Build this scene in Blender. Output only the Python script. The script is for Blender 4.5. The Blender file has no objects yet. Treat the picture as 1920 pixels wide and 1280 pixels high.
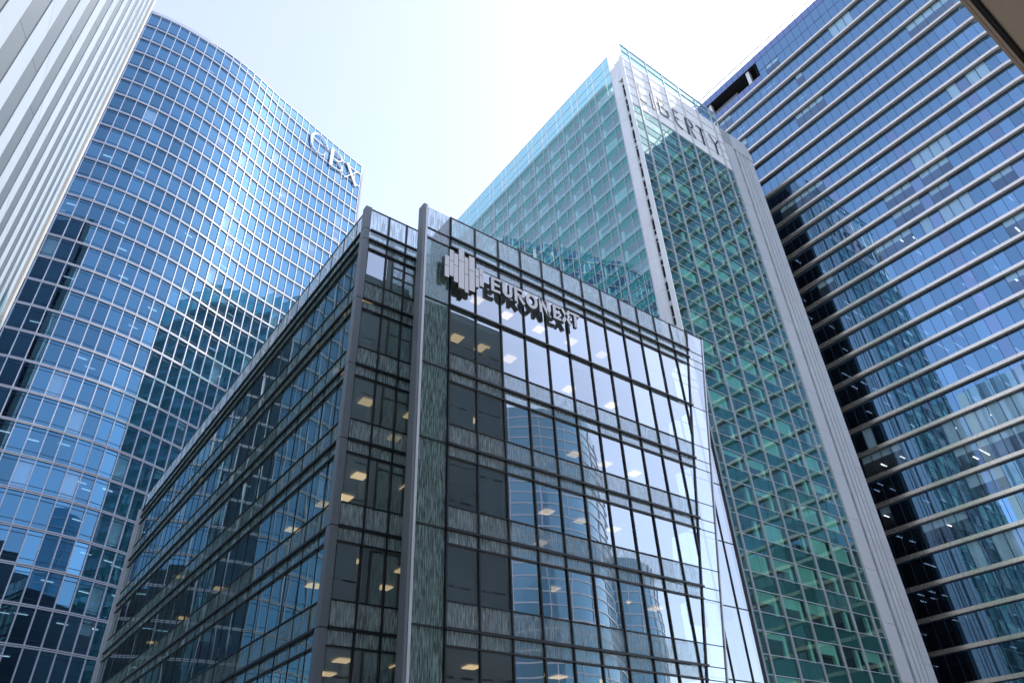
import bpy, math, random
import numpy as np
from mathutils import Matrix, Vector
random.seed(7)
S = bpy.context.scene
COL = S.collection
# ------------------------------------------------------------------ camera
FPX = 1337.3; YAW, PITCH, ROLL = 0.6685797, 0.624484, -0.049017
cy_, sy_, cp_, sp_ = math.cos(YAW), math.sin(YAW), math.cos(PITCH), math.sin(PITCH)
FWD = Vector((sy_*cp_, cy_*cp_, sp_)); R0 = Vector((cy_, -sy_, 0)); U0 = R0.cross(FWD)
RGT = math.cos(ROLL)*R0 + math.sin(ROLL)*U0
UPV = -math.sin(ROLL)*R0 + math.cos(ROLL)*U0
cam = bpy.data.cameras.new('camera'); camo = bpy.data.objects.new('camera', cam); COL.objects.link(camo)
m = Matrix((RGT, UPV, -FWD)).transposed().to_4x4(); camo.matrix_world = m
cam.sensor_width = 36; cam.lens = FPX/1920*36; cam.clip_start = .1; cam.clip_end = 5000
S.camera = camo
# ------------------------------------------------------------------ light
SUN_EL, SUN_AZ = math.radians(50), math.radians(97)
w = bpy.data.worlds.new("World"); S.world = w; w.use_nodes = True
wn = w.node_tree.nodes; sky = wn.new('ShaderNodeTexSky'); sky.sky_type = 'NISHITA'; sky.sun_disc = False
sky.sun_elevation = SUN_EL; sky.sun_rotation = SUN_AZ; sky.air_density = 1.0; sky.dust_density = 1.1; sky.ozone_density = 3.0
sky_fill = wn.new('ShaderNodeVectorMath'); sky_fill.operation = 'ADD'; sky_fill.inputs[1].default_value = (1.35, 1.15, 1.12)   # pale constant added over the whole sky, whitens it and fills shade
w.node_tree.links.new(sky.outputs[0], sky_fill.inputs[0]); w.node_tree.links.new(sky_fill.outputs[0], wn['Background'].inputs[0]); wn['Background'].inputs[1].default_value = .15
sl = bpy.data.lights.new('sun', 'SUN'); sl.energy = 3.2; sl.angle = math.radians(.5); sl.color = (1, .97, .92)
so = bpy.data.objects.new('sun', sl); COL.objects.link(so)
sd = Vector((math.sin(SUN_AZ)*math.cos(SUN_EL), math.cos(SUN_AZ)*math.cos(SUN_EL), math.sin(SUN_EL)))
so.rotation_euler = sd.to_track_quat('Z', 'Y').to_euler(); so.location = (0, 0, 60)
S.view_settings.view_transform = 'Standard'; S.view_settings.look = 'None'
S.view_settings.exposure = 1.08; S.view_settings.gamma = 1
try: S.view_settings.use_curve_mapping = False
except Exception: pass
S.render.engine = 'CYCLES'
cy = S.cycles
cy.max_bounces = 9; cy.glossy_bounces = 5; cy.diffuse_bounces = 2; cy.transmission_bounces = 2; cy.transparent_max_bounces = 12
cy.sample_clamp_indirect = 6
GZ = -1.7
# ------------------------------------------------------------------ materials
def nodes(name):
    mt = bpy.data.materials.new(name); mt.use_nodes = True; t = mt.node_tree; t.nodes.clear()
    out = t.nodes.new('ShaderNodeOutputMaterial'); return mt, t, out
def mth(t, op, a, b=None, c=None, clamp=False):
    n = t.nodes.new('ShaderNodeMath'); n.operation = op; n.use_clamp = clamp
    for i, v in enumerate((a, b, c)):
        if v is None: continue
        if isinstance(v, (int, float)): n.inputs[i].default_value = v
        else: t.links.new(v, n.inputs[i])
    return n.outputs[0]
def noise(t, vec, scale, detail=3, rough=.5):
    n = t.nodes.new('ShaderNodeTexNoise'); n.inputs['Scale'].default_value = scale; n.inputs['Detail'].default_value = detail
    n.inputs['Roughness'].default_value = rough
    if vec is not None: t.links.new(vec, n.inputs['Vector'])
    return n.outputs[0]
def mapv(t, sc):
    g = t.nodes.new('ShaderNodeNewGeometry'); mp = t.nodes.new('ShaderNodeMapping'); mp.inputs['Scale'].default_value = sc
    t.links.new(g.outputs['Position'], mp.inputs['Vector']); return mp.outputs[0]
def paint(name, col, rough=.5, metal=0, var=.12, nscale=.6, bump=0., bscale=30, stretch=(1, 1, 1), streak=0):
    mt, t, out = nodes(name); b = t.nodes.new('ShaderNodeBsdfPrincipled')
    v = mapv(t, stretch); n1 = noise(t, v, nscale, 5, .6)
    f = mth(t, 'MULTIPLY_ADD', n1, 2*var, 1-var)
    if streak:
        n2 = noise(t, mapv(t, (3, 3, .12)), 1.2, 4, .7); f = mth(t, 'MULTIPLY', f, mth(t, 'MULTIPLY_ADD', n2, 2*streak, 1-streak))
    oi = t.nodes.new('ShaderNodeObjectInfo'); f = mth(t, 'MULTIPLY', f, mth(t, 'MULTIPLY_ADD', oi.outputs['Random'], .08, .96))
    vm = t.nodes.new('ShaderNodeVectorMath'); vm.operation = 'SCALE'; vm.inputs[0].default_value = col; t.links.new(f, vm.inputs['Scale'])
    t.links.new(vm.outputs[0], b.inputs['Base Color'])
    t.links.new(mth(t, 'MULTIPLY_ADD', n1, .2, rough-.1), b.inputs['Roughness']); b.inputs['Metallic'].default_value = metal
    if bump:
        bp = t.nodes.new('ShaderNodeBump'); bp.inputs['Strength'].default_value = bump; bp.inputs['Distance'].default_value = .01
        t.links.new(noise(t, mapv(t, (1, 1, 1)), bscale, 3), bp.inputs['Height']); t.links.new(bp.outputs[0], b.inputs['Normal'])
    t.links.new(b.outputs[0], out.inputs[0]); return mt
def glass(name, tint, refl, r0=.25, rough=.0, wob=.6, wscale=.5, power=3.5, frit=None, dirt=.02, vary=.25):
    """coated facade glass: mirror-like coat over a tinted see-through body"""
    mt, t, out = nodes(name)
    lw = t.nodes.new('ShaderNodeLayerWeight'); lw.inputs['Blend'].default_value = .5
    bp = t.nodes.new('ShaderNodeBump'); bp.inputs['Strength'].default_value = 1; bp.inputs['Distance'].default_value = .01*wob
    t.links.new(noise(t, mapv(t, (1, 1, .6)), wscale, 1.5, .4), bp.inputs['Height'])
    fac = mth(t, 'POWER', lw.outputs['Facing'], power)
    fac = mth(t, 'MULTIPLY_ADD', fac, 1-r0, r0, clamp=True)
    oi = t.nodes.new('ShaderNodeObjectInfo')
    fac = mth(t, 'MULTIPLY', fac, mth(t, 'MULTIPLY_ADD', oi.outputs['Random'], vary, 1-vary/2), clamp=True)
    tr = t.nodes.new('ShaderNodeBsdfTransparent'); tr.inputs[0].default_value = (*tint, 1)
    gl = t.nodes.new('ShaderNodeBsdfGlossy'); gl.inputs['Color'].default_value = (*refl, 1); gl.inputs['Roughness'].default_value = rough
    t.links.new(bp.outputs[0], gl.inputs['Normal'])
    mc = t.nodes.new('ShaderNodeMixRGB'); mc.inputs[1].default_value = (*refl, 1); mc.inputs[2].default_value = (.92, .97, 1.0, 1)   # coat loses its tint towards grazing
    t.links.new(mth(t, 'POWER', lw.outputs['Facing'], 3.0), mc.inputs[0]); t.links.new(mc.outputs[0], gl.inputs['Color'])
    df = t.nodes.new('ShaderNodeBsdfDiffuse'); df.inputs[0].default_value = (.5, .52, .52, 1)
    m0 = t.nodes.new('ShaderNodeMixShader'); t.links.new(fac, m0.inputs[0]); t.links.new(tr.outputs[0], m0.inputs[1]); t.links.new(gl.outputs[0], m0.inputs[2])
    last = m0.outputs[0]
    n = noise(t, mapv(t, (1, 1, .3)), .8, 5, .7)
    dm = mth(t, 'MULTIPLY', n, 2*dirt)
    if frit:
        fc, dens, cov = frit
        g = t.nodes.new('ShaderNodeNewGeometry'); sp = t.nodes.new('ShaderNodeSeparateXYZ'); t.links.new(g.outputs['Position'], sp.inputs[0])
        cb = t.nodes.new('ShaderNodeCombineXYZ'); t.links.new(mth(t, 'ADD', sp.outputs[0], sp.outputs[1]), cb.inputs[0]); t.links.new(mth(t, 'MULTIPLY', sp.outputs[2], .02), cb.inputs[1])
        st = noise(t, cb.outputs[0], dens, 2.5, .6)
        cb2 = t.nodes.new('ShaderNodeCombineXYZ'); t.links.new(mth(t, 'ADD', sp.outputs[0], sp.outputs[1]), cb2.inputs[0]); t.links.new(mth(t, 'MULTIPLY', sp.outputs[2], .09), cb2.inputs[1])
        st2 = noise(t, cb2.outputs[0], dens*.45, 3, .6)
        mk_ = mth(t, 'MULTIPLY', mth(t, 'SUBTRACT', mth(t, 'MULTIPLY_ADD', st2, .5, mth(t, 'MULTIPLY', st, .6)), .57-.12*cov), 7, clamp=True)
        dm = mth(t, 'MAXIMUM', dm, mth(t, 'MULTIPLY_ADD', mk_, .62, .04+.25*cov), clamp=True)
        df.inputs[0].default_value = (*fc, 1)
        tl = t.nodes.new('ShaderNodeBsdfTranslucent'); tl.inputs[0].default_value = (*fc, 1)
        mm = t.nodes.new('ShaderNodeMixShader'); mm.inputs[0].default_value = .45; t.links.new(df.outputs[0], mm.inputs[1]); t.links.new(tl.outputs[0], mm.inputs[2]); df = mm
    m1 = t.nodes.new('ShaderNodeMixShader'); t.links.new(dm, m1.inputs[0]); t.links.new(last, m1.inputs[1]); t.links.new(df.outputs[0], m1.inputs[2])
    t.links.new(m1.outputs[0], out.inputs[0]); return mt
def lamp_mat(name, col, st):
    mt, t, out = nodes(name); e = t.nodes.new('ShaderNodeEmission'); e.inputs[0].default_value = (*col, 1)
    oi = t.nodes.new('ShaderNodeObjectInfo'); t.links.new(mth(t, 'MULTIPLY', mth(t, 'MULTIPLY_ADD', oi.outputs['Random'], .6, .6), st), e.inputs[1])
    t.links.new(e.outputs[0], out.inputs[0])
    try: mt.cycles.emission_sampling = 'NONE'
    except Exception: pass
    return mt
M = {}
M['anthracite'] = paint('anthracite_metal', (.012, .014, .017), .45, 0)
M['column_grey'] = paint('column_grey_metal', (.19, .215, .235), .42, .3, .1, 1.5)
M['roof'] = paint('roof_membrane', (.2, .2, .2), .8)
M['ceiling'] = paint('office_ceiling', (.62, .62, .60), .8)
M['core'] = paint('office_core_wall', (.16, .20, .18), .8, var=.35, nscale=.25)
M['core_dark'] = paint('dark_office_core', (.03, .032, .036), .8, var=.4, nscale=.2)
M['blind'] = paint('pale_roller_blind', (.75, .82, .80), .8, var=.05)
M['blind_dark'] = paint('grey_roller_blind', (.13, .14, .15), .8, var=.08)
M['furniture'] = paint('office_furniture', (.2, .17, .13), .6)
M['e_glass'] = glass('clear_office_glass', (.62, .72, .71), (.9, .96, 1.0), .40, wob=.55, wscale=.45)
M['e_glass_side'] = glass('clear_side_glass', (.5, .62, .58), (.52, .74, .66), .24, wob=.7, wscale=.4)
M['e_frit'] = glass('fritted_glass', (.30, .38, .38), (.8, .9, .94), .36, frit=((.84, .98, 1.0), 44, .54))
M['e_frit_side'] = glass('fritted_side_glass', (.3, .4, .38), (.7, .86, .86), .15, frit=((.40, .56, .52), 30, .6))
M['e_screen'] = glass('fritted_screen_glass', (.40, .52, .50), (.75, .9, .9), .16, frit=((.58, .80, .76), 40, .48))
M['e_parapet'] = glass('frosted_parapet_glass', (.75, .83, .84), (.85, .95, .98), .18, frit=((.80, .88, .90), 26, .7))
M['e_edge'] = glass('pale_edge_glass', (.5, .54, .56), (.9, .95, 1.0), .38, dirt=.14)
M['white_metal'] = paint('white_coated_metal', (.72, .72, .76), .35, .15, .06)
M['white_sign'] = paint('white_sign_face', (.93, .91, .93), .4, 0, .03)
M['sign_side'] = paint('sign_return_metal', (.12, .12, .13), .4, .6)
M['c_glass'] = glass('blue_tower_glass', (.16, .28, .38), (.27, .62, .92), .28, wob=.4, wscale=.5, power=2.1, vary=.4, dirt=.006)
M['c_glass_pale'] = glass('paler_blue_tower_glass', (.62, .78, .84), (.43, .70, 1.0), .28, wob=.4, wscale=.5, power=2.4, vary=.3, dirt=.01)
M['r_glass_pale'] = glass('paler_blue_glass', (.80, .92, .95), (.42, .67, 1.0), .24, wob=.22, power=3, vary=.3)
M['c_white'] = paint('white_tower_frame', (.66, .66, .72), .4, .1, .04)
M['c_dark'] = paint('dark_transom', (.02, .04, .08), .4, .2)
M['l_glass'] = glass('green_tower_glass', (.50, .80, .70), (.58, .86, .72), .20, wob=.5, wscale=.45, power=3.2, vary=.5)
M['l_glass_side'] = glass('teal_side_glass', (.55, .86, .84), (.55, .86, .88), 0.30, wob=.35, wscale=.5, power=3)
M['l_clear'] = glass('clear_sign_glass', (.93, .97, .97), (.8, .95, 1.0), .02, power=5, dirt=.005, vary=0)
M['l_parapet'] = glass('tinted_parapet_glass', (.26, .55, .56), (.6, .85, .88), .16, dirt=.06)
M['l_spandrel'] = glass('dark_green_spandrel', (.7, .92, .88), (.38, .72, .62), .15, wob=.4, power=3.2, dirt=.015)
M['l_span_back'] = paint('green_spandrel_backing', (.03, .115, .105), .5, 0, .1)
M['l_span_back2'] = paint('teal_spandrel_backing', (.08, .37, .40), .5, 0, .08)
M['l_frame'] = paint('light_grey_frame', (.68, .68, .70), .4, .4)
M['l_col'] = paint('pale_green_column', (.86, .95, .88), .6, 0, .08)
M['l_blind'] = paint('pale_green_blind', (.62, .80, .73), .7, 0, .12, .8)
M['stone'] = paint('cream_stone_panel', (.93, .91, .87), .6, 0, .03, .9, .1, 12)
M['stone_grey'] = paint('pale_grey_stone', (.89, .87, .85), .55, 0, .07, .8, .1, 12, streak=.05)
M['fin_grey'] = paint('pale_grey_cladding', (.72, .71, .69), .45, .25, .06, .6, streak=.05)
M['letter_dark'] = paint('dark_letter_metal', (.02, .02, .04), .4, .3)
M['r_glass'] = glass('deep_blue_glass', (.10, .16, .26), (.36, .68, 1.0), .47, wob=.22, wscale=.5, power=3, vary=.35, dirt=.006)
M['r_glass_dark'] = glass('darker_blue_glass', (.03, .06, .12), (.44, .66, 1.0), .46, wob=.25, power=3, dirt=.004)
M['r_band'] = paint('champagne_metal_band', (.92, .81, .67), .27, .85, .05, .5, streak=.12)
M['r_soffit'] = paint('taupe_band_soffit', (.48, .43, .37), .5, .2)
M['r_blue'] = glass('blue_fascia_glass', (.02, .05, .12), (.42, .6, 1.0), .45, wob=.4, power=3)
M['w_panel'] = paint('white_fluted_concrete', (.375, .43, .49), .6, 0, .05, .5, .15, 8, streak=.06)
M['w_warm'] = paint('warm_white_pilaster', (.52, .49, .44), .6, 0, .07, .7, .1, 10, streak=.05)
M['w_grey'] = paint('shade_toned_groove', (.17, .215, .255), .45, .1, .08, .5, .15, 8, streak=.05)  # grey strip panels, flute shade put into their base colour
M['w_dark'] = paint('deep_shade_toned_groove', (.085, .115, .145), .5, .1, .06, .5, streak=.05)  # narrow strip, darker tone paints in the groove's deeper shade
M['w_joint'] = paint('dark_joint', (.06, .07, .08), .8)
M['w_window'] = paint('pale_window_panel', (.46, .51, .55), .3, 0, .1)
M['soffit'] = paint('brown_soffit_panel', (.29, .235, .18), .55, .1, .07, .4)
M['soffit_edge'] = paint('taupe_soffit_edge', (.24, .19, .15), .4, .2)
M['black'] = paint('black_gap', (.01, .01, .01), .9)
M['brown_stone'] = paint('dark_grey_green_stone', (.20, .25, .26), .7, 0, .15, .3, streak=.1)
M['asphalt'] = paint('asphalt', (.05, .05, .052), .85, 0, .2, 2, .3, 60)
M['paving'] = paint('light_plaza_paving', (.5, .48, .45), .8, 0, .15, 1.5, .2, 30)
M['warm_lamp'] = lamp_mat('warm_ceiling_panel', (1.0, .66, .36), .62)
M['cool_lamp'] = lamp_mat('cool_tube_light', (.95, .97, 1.0), 1.3)
M['equip'] = paint('cream_plant_unit', (.5, .5, .4), .6)
# ------------------------------------------------------------------ mesh helpers
def setp(o, label=None, cat=None, group=None, kind=None):
    if label: o['label'] = label
    if cat: o['category'] = cat
    if group: o['group'] = group
    if kind: o['kind'] = kind
    return o
def thing(name, label, cat, loc=(0, 0, 0), group=None):
    o = bpy.data.objects.new(name, None); COL.objects.link(o); o.location = loc; o.empty_display_size = .5
    return setp(o, label, cat, group)
def link(name, mesh, parent=None, loc=(0, 0, 0), rz=0., rx=0., ry=0.):
    o = bpy.data.objects.new(name, mesh); COL.objects.link(o)
    if parent is not None: o.parent = parent
    if parent is not None and any(parent.location): loc = tuple(loc[i]-parent.location[i] for i in range(3))
    o.location = loc
    if rx or ry:
        o.rotation_mode = 'ZXY'
    o.rotation_euler = (rx, ry, rz); return o
class MB:
    def __init__(s): s.v = []; s.f = []; s.mi = []; s.mats = []
    def mat(s, key):
        if key not in s.mats: s.mats.append(key)
        return s.mats.index(key)
    def box(s, x0, x1, y0, y1, z0, z1, key, skip=()):
        b = len(s.v); i = s.mat(key)
        s.v += [(x0, y0, z0), (x1, y0, z0), (x1, y1, z0), (x0, y1, z0), (x0, y0, z1), (x1, y0, z1), (x1, y1, z1), (x0, y1, z1)]
        F = {'d': (0, 3, 2, 1), 'u': (4, 5, 6, 7), 'f': (0, 1, 5, 4), 'r': (1, 2, 6, 5), 'b': (2, 3, 7, 6), 'l': (3, 0, 4, 7)}
        for k, q in F.items():
            if k in skip: continue
            s.f.append(tuple(b+j for j in q)); s.mi.append(i)
    def prism(s, poly, y0, y1, key, back=True):
        """poly: (u,z) list counter-clockwise seen from outside (-y)"""
        b = len(s.v); n = len(poly); i = s.mat(key)
        s.v += [(p[0], y0, p[1]) for p in poly]+[(p[0], y1, p[1]) for p in poly]
        s.f.append(tuple(range(b, b+n))); s.mi.append(i)
        if back: s.f.append(tuple(range(b+2*n-1, b+n-1, -1))); s.mi.append(i)
        for k in range(n):
            k2 = (k+1) % n; s.f.append((b+k, b+n+k, b+n+k2, b+k2)); s.mi.append(i)
    def xprism(s, pts, z0, z1, key):
        """plan polygon extruded vertically"""
        b = len(s.v); n = len(pts); i = s.mat(key)
        s.v += [(p[0], p[1], z0) for p in pts]+[(p[0], p[1], z1) for p in pts]
        s.f.append(tuple(range(b+n-1, b-1, -1))); s.f.append(tuple(range(b+n, b+2*n))); s.mi += [i, i]
        for k in range(n):
            k2 = (k+1) % n; s.f.append((b+k, b+k2, b+n+k2, b+n+k)); s.mi.append(i)
    def add(s, other_v, other_f, key):
        b = len(s.v); i = s.mat(key); s.v += other_v
        for q in other_f: s.f.append(tuple(b+j for j in q)); s.mi.append(i)
    def mesh(s, name):
        me = bpy.data.meshes.new(name); me.from_pydata(s.v, [], s.f)
        for k in s.mats: me.materials.append(M[k])
        me.polygons.foreach_set('material_index', s.mi); me.update(); return me
    def build(s, name, parent=None, loc=(0, 0, 0), rz=0., **kw):
        return setp(link(name, s.mesh(name), parent, loc, rz), **kw)
class Fr:
    """facade frame: local x = along the wall (left to right seen from outside), local -y = outward"""
    def __init__(s, ox, oy, a): s.o = (ox, oy); s.a = a; s.c = math.cos(a); s.s = math.sin(a)
    def pt(s, u, v, z): return (s.o[0]+u*s.c-v*s.s, s.o[1]+u*s.s+v*s.c, z)
def proj(p):
    v = Vector(p); d = v.dot(FWD)
    if d < .1: return None
    return (960+FPX*v.dot(RGT)/d, 640-FPX*v.dot(UPV)/d)
OCC = [('office', (10.9, 36.9, 26, 70, -2, 28.5)), ('office', (15, 34, 24.2, 70, -2, 28.5)), ('white', (-25, -4.3, 4, 55.6, -2, 92)), ('green', (56.2, 87, 42.5, 92, -2, 104)), ('green', (56.2, 87, 39.7, 92, -2, 101))]
def hidden(p, own):
    for nm, b in OCC:
        if nm == own: continue
        t0, t1 = 0., 1.
        for ax in range(3):
            d = p[ax]
            if abs(d) < 1e-6: continue
            a, c = b[2*ax]/d, b[2*ax+1]/d
            if a > c: a, c = c, a
            t0 = max(t0, a); t1 = min(t1, c)
        if t0 < t1-1e-4 and t1 < .999 or (t0 < t1 and t0 < .97): return True
    return False
MC = {}
def rect_mesh(w_, h_, t_, key, openb, edge=None):
    k = (round(w_, 3), round(h_, 3), round(t_, 3), key, openb)
    if k not in MC:
        b = MB(); b.box(-w_/2, w_/2, 0, t_, -h_/2, h_/2, key, ('b',) if openb else ()); MC[k] = b.mesh('piece_'+key)
    return MC[k]
def pieces(name, parent, specs, own='', limit=300, minpx=7, jit=.12, minor=None):
    """specs: dicts fr,u0,u1,z0,z1,v,t,key,(open),(poly). Biggest in view become objects, rest joined as stuff."""
    sc = []
    for i, q in enumerate(specs):
        fr = q['fr']; uc, zc = (q['u0']+q['u1'])/2, (q['z0']+q['z1'])/2
        cs = [proj(fr.pt(u, q['v'], z)) for u, z in ((q['u0'], q['z0']), (q['u1'], q['z0']), (q['u1'], q['z1']), (q['u0'], q['z1']))]
        score = 0
        if all(cs):
            cx = sum(c[0] for c in cs)/4; cyy = sum(c[1] for c in cs)/4
            if -5 < cx < 1925 and -5 < cyy < 1285 and not hidden(fr.pt(uc, q['v']-.02, zc), own):
                a = 0
                for j in range(4):
                    x0, y0 = cs[j]; x1, y1 = cs[(j+1) % 4]; a += x0*y1-x1*y0
                ln = max(math.hypot(cs[0][0]-cs[2][0], cs[0][1]-cs[2][1]), math.hypot(cs[1][0]-cs[3][0], cs[1][1]-cs[3][1]))
                a = abs(a)/2
                if ln >= minpx*1.3 and a > minpx*minpx*.5: score = a
        sc.append((score, i))
    sc.sort(reverse=True); big = {i for s_, i in sc[:limit] if s_ > 0}
    rest = MB()
    rnd = random.Random(hash(name) % 1000 if False else len(specs))
    for i, q in enumerate(specs):
        fr = q['fr']; uc, zc = (q['u0']+q['u1'])/2, (q['z0']+q['z1'])/2; op = q.get('open', False)
        jx, jz = rnd.gauss(0, math.radians(jit)), rnd.gauss(0, math.radians(jit))
        if not q.get('j', op): jx = jz = 0
        if i in big:
            if 'poly' in q:
                b = MB(); b.prism([(u-uc, z-zc) for u, z in q['poly']], 0, q['t'], q['key'], not op); me = b.mesh('piece_'+q['key'])
            else: me = rect_mesh(q['u1']-q['u0'], q['z1']-q['z0'], q['t'], q['key'], op)
            o = link(name, me, parent, fr.pt(uc, q['v'], zc), fr.a+jz, jx)
            if 'label' in q: o['label'] = q['label']
        else:
            b = MB()
            if 'poly' in q: b.prism([(u-uc, z-zc) for u, z in q['poly']], 0, q['t'], q['key'], not op)
            else: b.box(q['u0']-uc, q['u1']-uc, 0, q['t'], q['z0']-zc, q['z1']-zc, q['key'], ('b',) if op else ())
            ca, sa = math.cos(fr.a+jz), math.sin(fr.a+jz); L = fr.pt(uc, q['v'], zc)
            vs = []
            for x, y, z in b.v:
                y2 = y - z*jx; vs.append((L[0]+x*ca-y2*sa, L[1]+x*sa+y2*ca, L[2]+z+y*jx))
            rest.add(vs, b.f, q['key'])
    if rest.v:
        o = rest.build(name, parent); o['kind'] = 'stuff'
        if parent is not None and any(parent.location): o.location = tuple(-c for c in parent.location)
def P(fr, u0, u1, z0, z1, v, t, key, op=False, **k):
    return dict(fr=fr, u0=u0, u1=u1, z0=z0, z1=z1, v=v, t=t, key=key, open=op, **k)
def clip(poly, f):
    out = []
    for i in range(len(poly)):
        a, b = poly[i], poly[(i+1) % len(poly)]; fa, fb = f(a), f(b)
        if fa >= 0: out.append(a)
        if fa*fb < 0:
            t = fa/(fa-fb); out.append((a[0]+(b[0]-a[0])*t, a[1]+(b[1]-a[1])*t))
    return out
# strokes for lettering: list of polylines with widths
def stroke(b, pts, wd, y0, y1, key, skeys=None):
    """thick polyline in the (u,z) plane as one prism with mitred joints"""
    n = len(pts); ws = wd if isinstance(wd, (list, tuple)) else [wd]*n
    L, R = [], []
    for i in range(n):
        if i == 0: d = (pts[1][0]-pts[0][0], pts[1][1]-pts[0][1])
        elif i == n-1: d = (pts[-1][0]-pts[-2][0], pts[-1][1]-pts[-2][1])
        else:
            a = Vector((pts[i][0]-pts[i-1][0], pts[i][1]-pts[i-1][1])).normalized(); c = Vector((pts[i+1][0]-pts[i][0], pts[i+1][1]-pts[i][1])).normalized()
            d = tuple(a+c)
        l = math.hypot(*d) or 1; nx, nz = -d[1]/l, d[0]/l; h = ws[i]/2
        if 0 < i < n-1:
            c2 = max(.55, (1+a.dot(c))/2)**.5; h /= c2
        L.append((pts[i][0]+nx*h, pts[i][1]+nz*h)); R.append((pts[i][0]-nx*h, pts[i][1]-nz*h))
    for i in range(n-1):
        q = [R[i], R[i+1], L[i+1], L[i]]
        ar = sum(q[k][0]*q[(k+1) % 4][1]-q[(k+1) % 4][0]*q[k][1] for k in range(4))
        if ar < 0: q.reverse()
        b.prism(q, y0, y1, key)
def arc(cx, cz, rx, rz, a0, a1, n=12):
    return [(cx+rx*math.cos(math.radians(a0+(a1-a0)*i/n)), cz+rz*math.sin(math.radians(a0+(a1-a0)*i/n))) for i in range(n+1)]
PI2 = math.pi/2

# ================================================================== GROUND
b = MB(); b.box(-1500, 1500, -1500, 1500, GZ-.5, GZ, 'asphalt'); b.build('ground', kind='structure')
b = MB(); b.box(-60, 150, -90, 120, GZ, GZ+.12, 'paving'); b.build('pavement', kind='structure')

# ================================================================== FRONT OFFICE BLOCK
off = thing('office_block', 'dark low glass office block filling the centre, with a grey corner column', 'office building', (10.81, 24, GZ))
FF = Fr(0, 24, 0); FB = Fr(0, 25.92, 0); FS = Fr(10.95, 0, -PI2); FR2 = Fr(0, 25.7, 0)
L1 = [22.69-3.9*k for k in range(7)]            # slab lines
ZT, ZP = 28.97, 27.42
lineA = lambda z: 34.08-.205*(27.4-z)
lineB = lambda z: 35.97-.208*(28.98-z)
rows_full = [(ZP, ZT, 'e_parapet'), (26.72, ZP-.1, 'e_frit'), (26.1, 26.66, 'e_frit'), (23.86, 26.02, 'e_glass'), (22.74, 23.82, 'e_frit')]
rows_right = [(ZP, ZT, 'e_parapet'), (26.72, ZP-.1, 'e_frit'), (26.1, 26.66, 'e_frit'), (22.76, 26.02, 'e_glass')]
for k, z in enumerate(L1):
    rows_full += [(z-.57, z-.06, 'e_frit'), (z-2.83, z-.66, 'e_glass'), (z-3.84, z-2.89, 'e_frit')]
    if k == 0: rows_right += [(z-2.83, z-.06, 'e_glass'), (z-3.84, z-2.89, 'e_frit')]
    else: rows_right += [(z-.57, z-.06, 'e_frit'), (z-2.83, z-.66, 'e_glass'), (z-3.84, z-2.89, 'e_frit')]
name_of = {'e_parapet': 'parapet_pane', 'e_frit': 'frit_panel', 'e_glass': 'window_pane', 'e_glass_side': 'window_pane', 'e_frit_side': 'frit_panel'}
sp = {'parapet_pane': [], 'frit_panel': [], 'window_pane': []}
g = .035
# right-hand front wall, panes cut along the leaning edge line
for z0, z1, key in rows_right:
    for k in range(13):
        u0, u1 = 15.04+1.6*k+g, 15.04+1.6*(k+1)-g
        if u0 > lineA(z1): continue
        q = P(FF, u0, u1, z0, z1, 0, .04, key, True)
        if u1 > lineA(z0)-.05:
            poly = clip([(u0, z0), (u1, z0), (u1, z1), (u0, z1)], lambda p: lineA(p[1])-.04-p[0])
            if len(poly) < 3: continue
            q['poly'] = poly
        sp[name_of[key]].append(q)
# recessed left bay
bx = [11.18, 12.25, 13.35, 14.45, 15.0]
for z0, z1, key in rows_full:
    for k in range(4):
        sp[name_of[key]].append(P(FB, bx[k]+g, bx[k+1]-g, z0, z1, 0, .04, key, True))
# side wall
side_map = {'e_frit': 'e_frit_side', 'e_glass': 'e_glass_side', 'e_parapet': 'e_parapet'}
ys = [26.0, 27.2]+[27.2+1.6*k for k in range(1, 27)]+[70.1]
for z0, z1, key in rows_full:
    for k in range(len(ys)-1):
        sp[name_of[key]].append(P(FS, -ys[k+1]+g, -ys[k]-g, z0, z1, 0, .04, side_map[key], True))
for nm in sp: pieces(nm, off, sp[nm], 'office', jit=.10)
# pale edge panels between the two leaning lines, and recessed end strip
ep = []
zj = [ZT, ZP, 26.7]+L1+[L1[-1]-3.9]
for i in range(len(zj)-1):
    z1, z0 = zj[i]-.02, zj[i+1]+.02
    poly = [(lineA(z0)+.05, z0), (lineB(z0), z0), (lineB(z1), z1), (lineA(z1)+.05, z1)]
    ep.append(P(FF, poly[0][0], poly[2][0], z0, z1, .0, .05, 'e_edge', True, poly=poly))
    for (ua, ub) in ((28.5, 30.8), (30.84, 32.46), (32.5, 34.08), (34.14, 35.72), (35.78, 36.85)):
        if ub < lineB(z0)*1.0: continue
        ep.append(P(FR2, ua, ub, z0*1.0, z1, 0, .05, 'e_edge', True))
pieces('edge_panel', off, ep, 'office', jit=.05)
# mullions
for k in range(13):
    u = 15.04+1.6*k
    zb = GZ
    if u > lineA(GZ): zb = 27.4-(34.08-u)/.205+.1
    bb = MB(); bb.box(-.035, .035, -.09, .05, 0, ZT-zb, 'anthracite'); bb.build('mullion', off, FF.pt(u, 0, zb))
for u in bx[1:4]:
    bb = MB(); bb.box(-.035, .035, -.09, .05, 0, ZT-GZ, 'anthracite'); bb.build('mullion', off, FB.pt(u, 0, GZ))
for y in ys[1:-1]:
    bb = MB(); bb.box(-.018, .018, -.02, .05, 0, ZT-GZ, 'anthracite'); bb.build('mullion', off, FS.pt(-y, 0, GZ), -PI2)
for u in (34.11, 35.75):
    bb = MB(); bb.box(-.03, .03, -.06, .05, 0, 26-GZ, 'anthracite'); bb.build('mullion', off, FR2.pt(u, 0, GZ))
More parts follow.
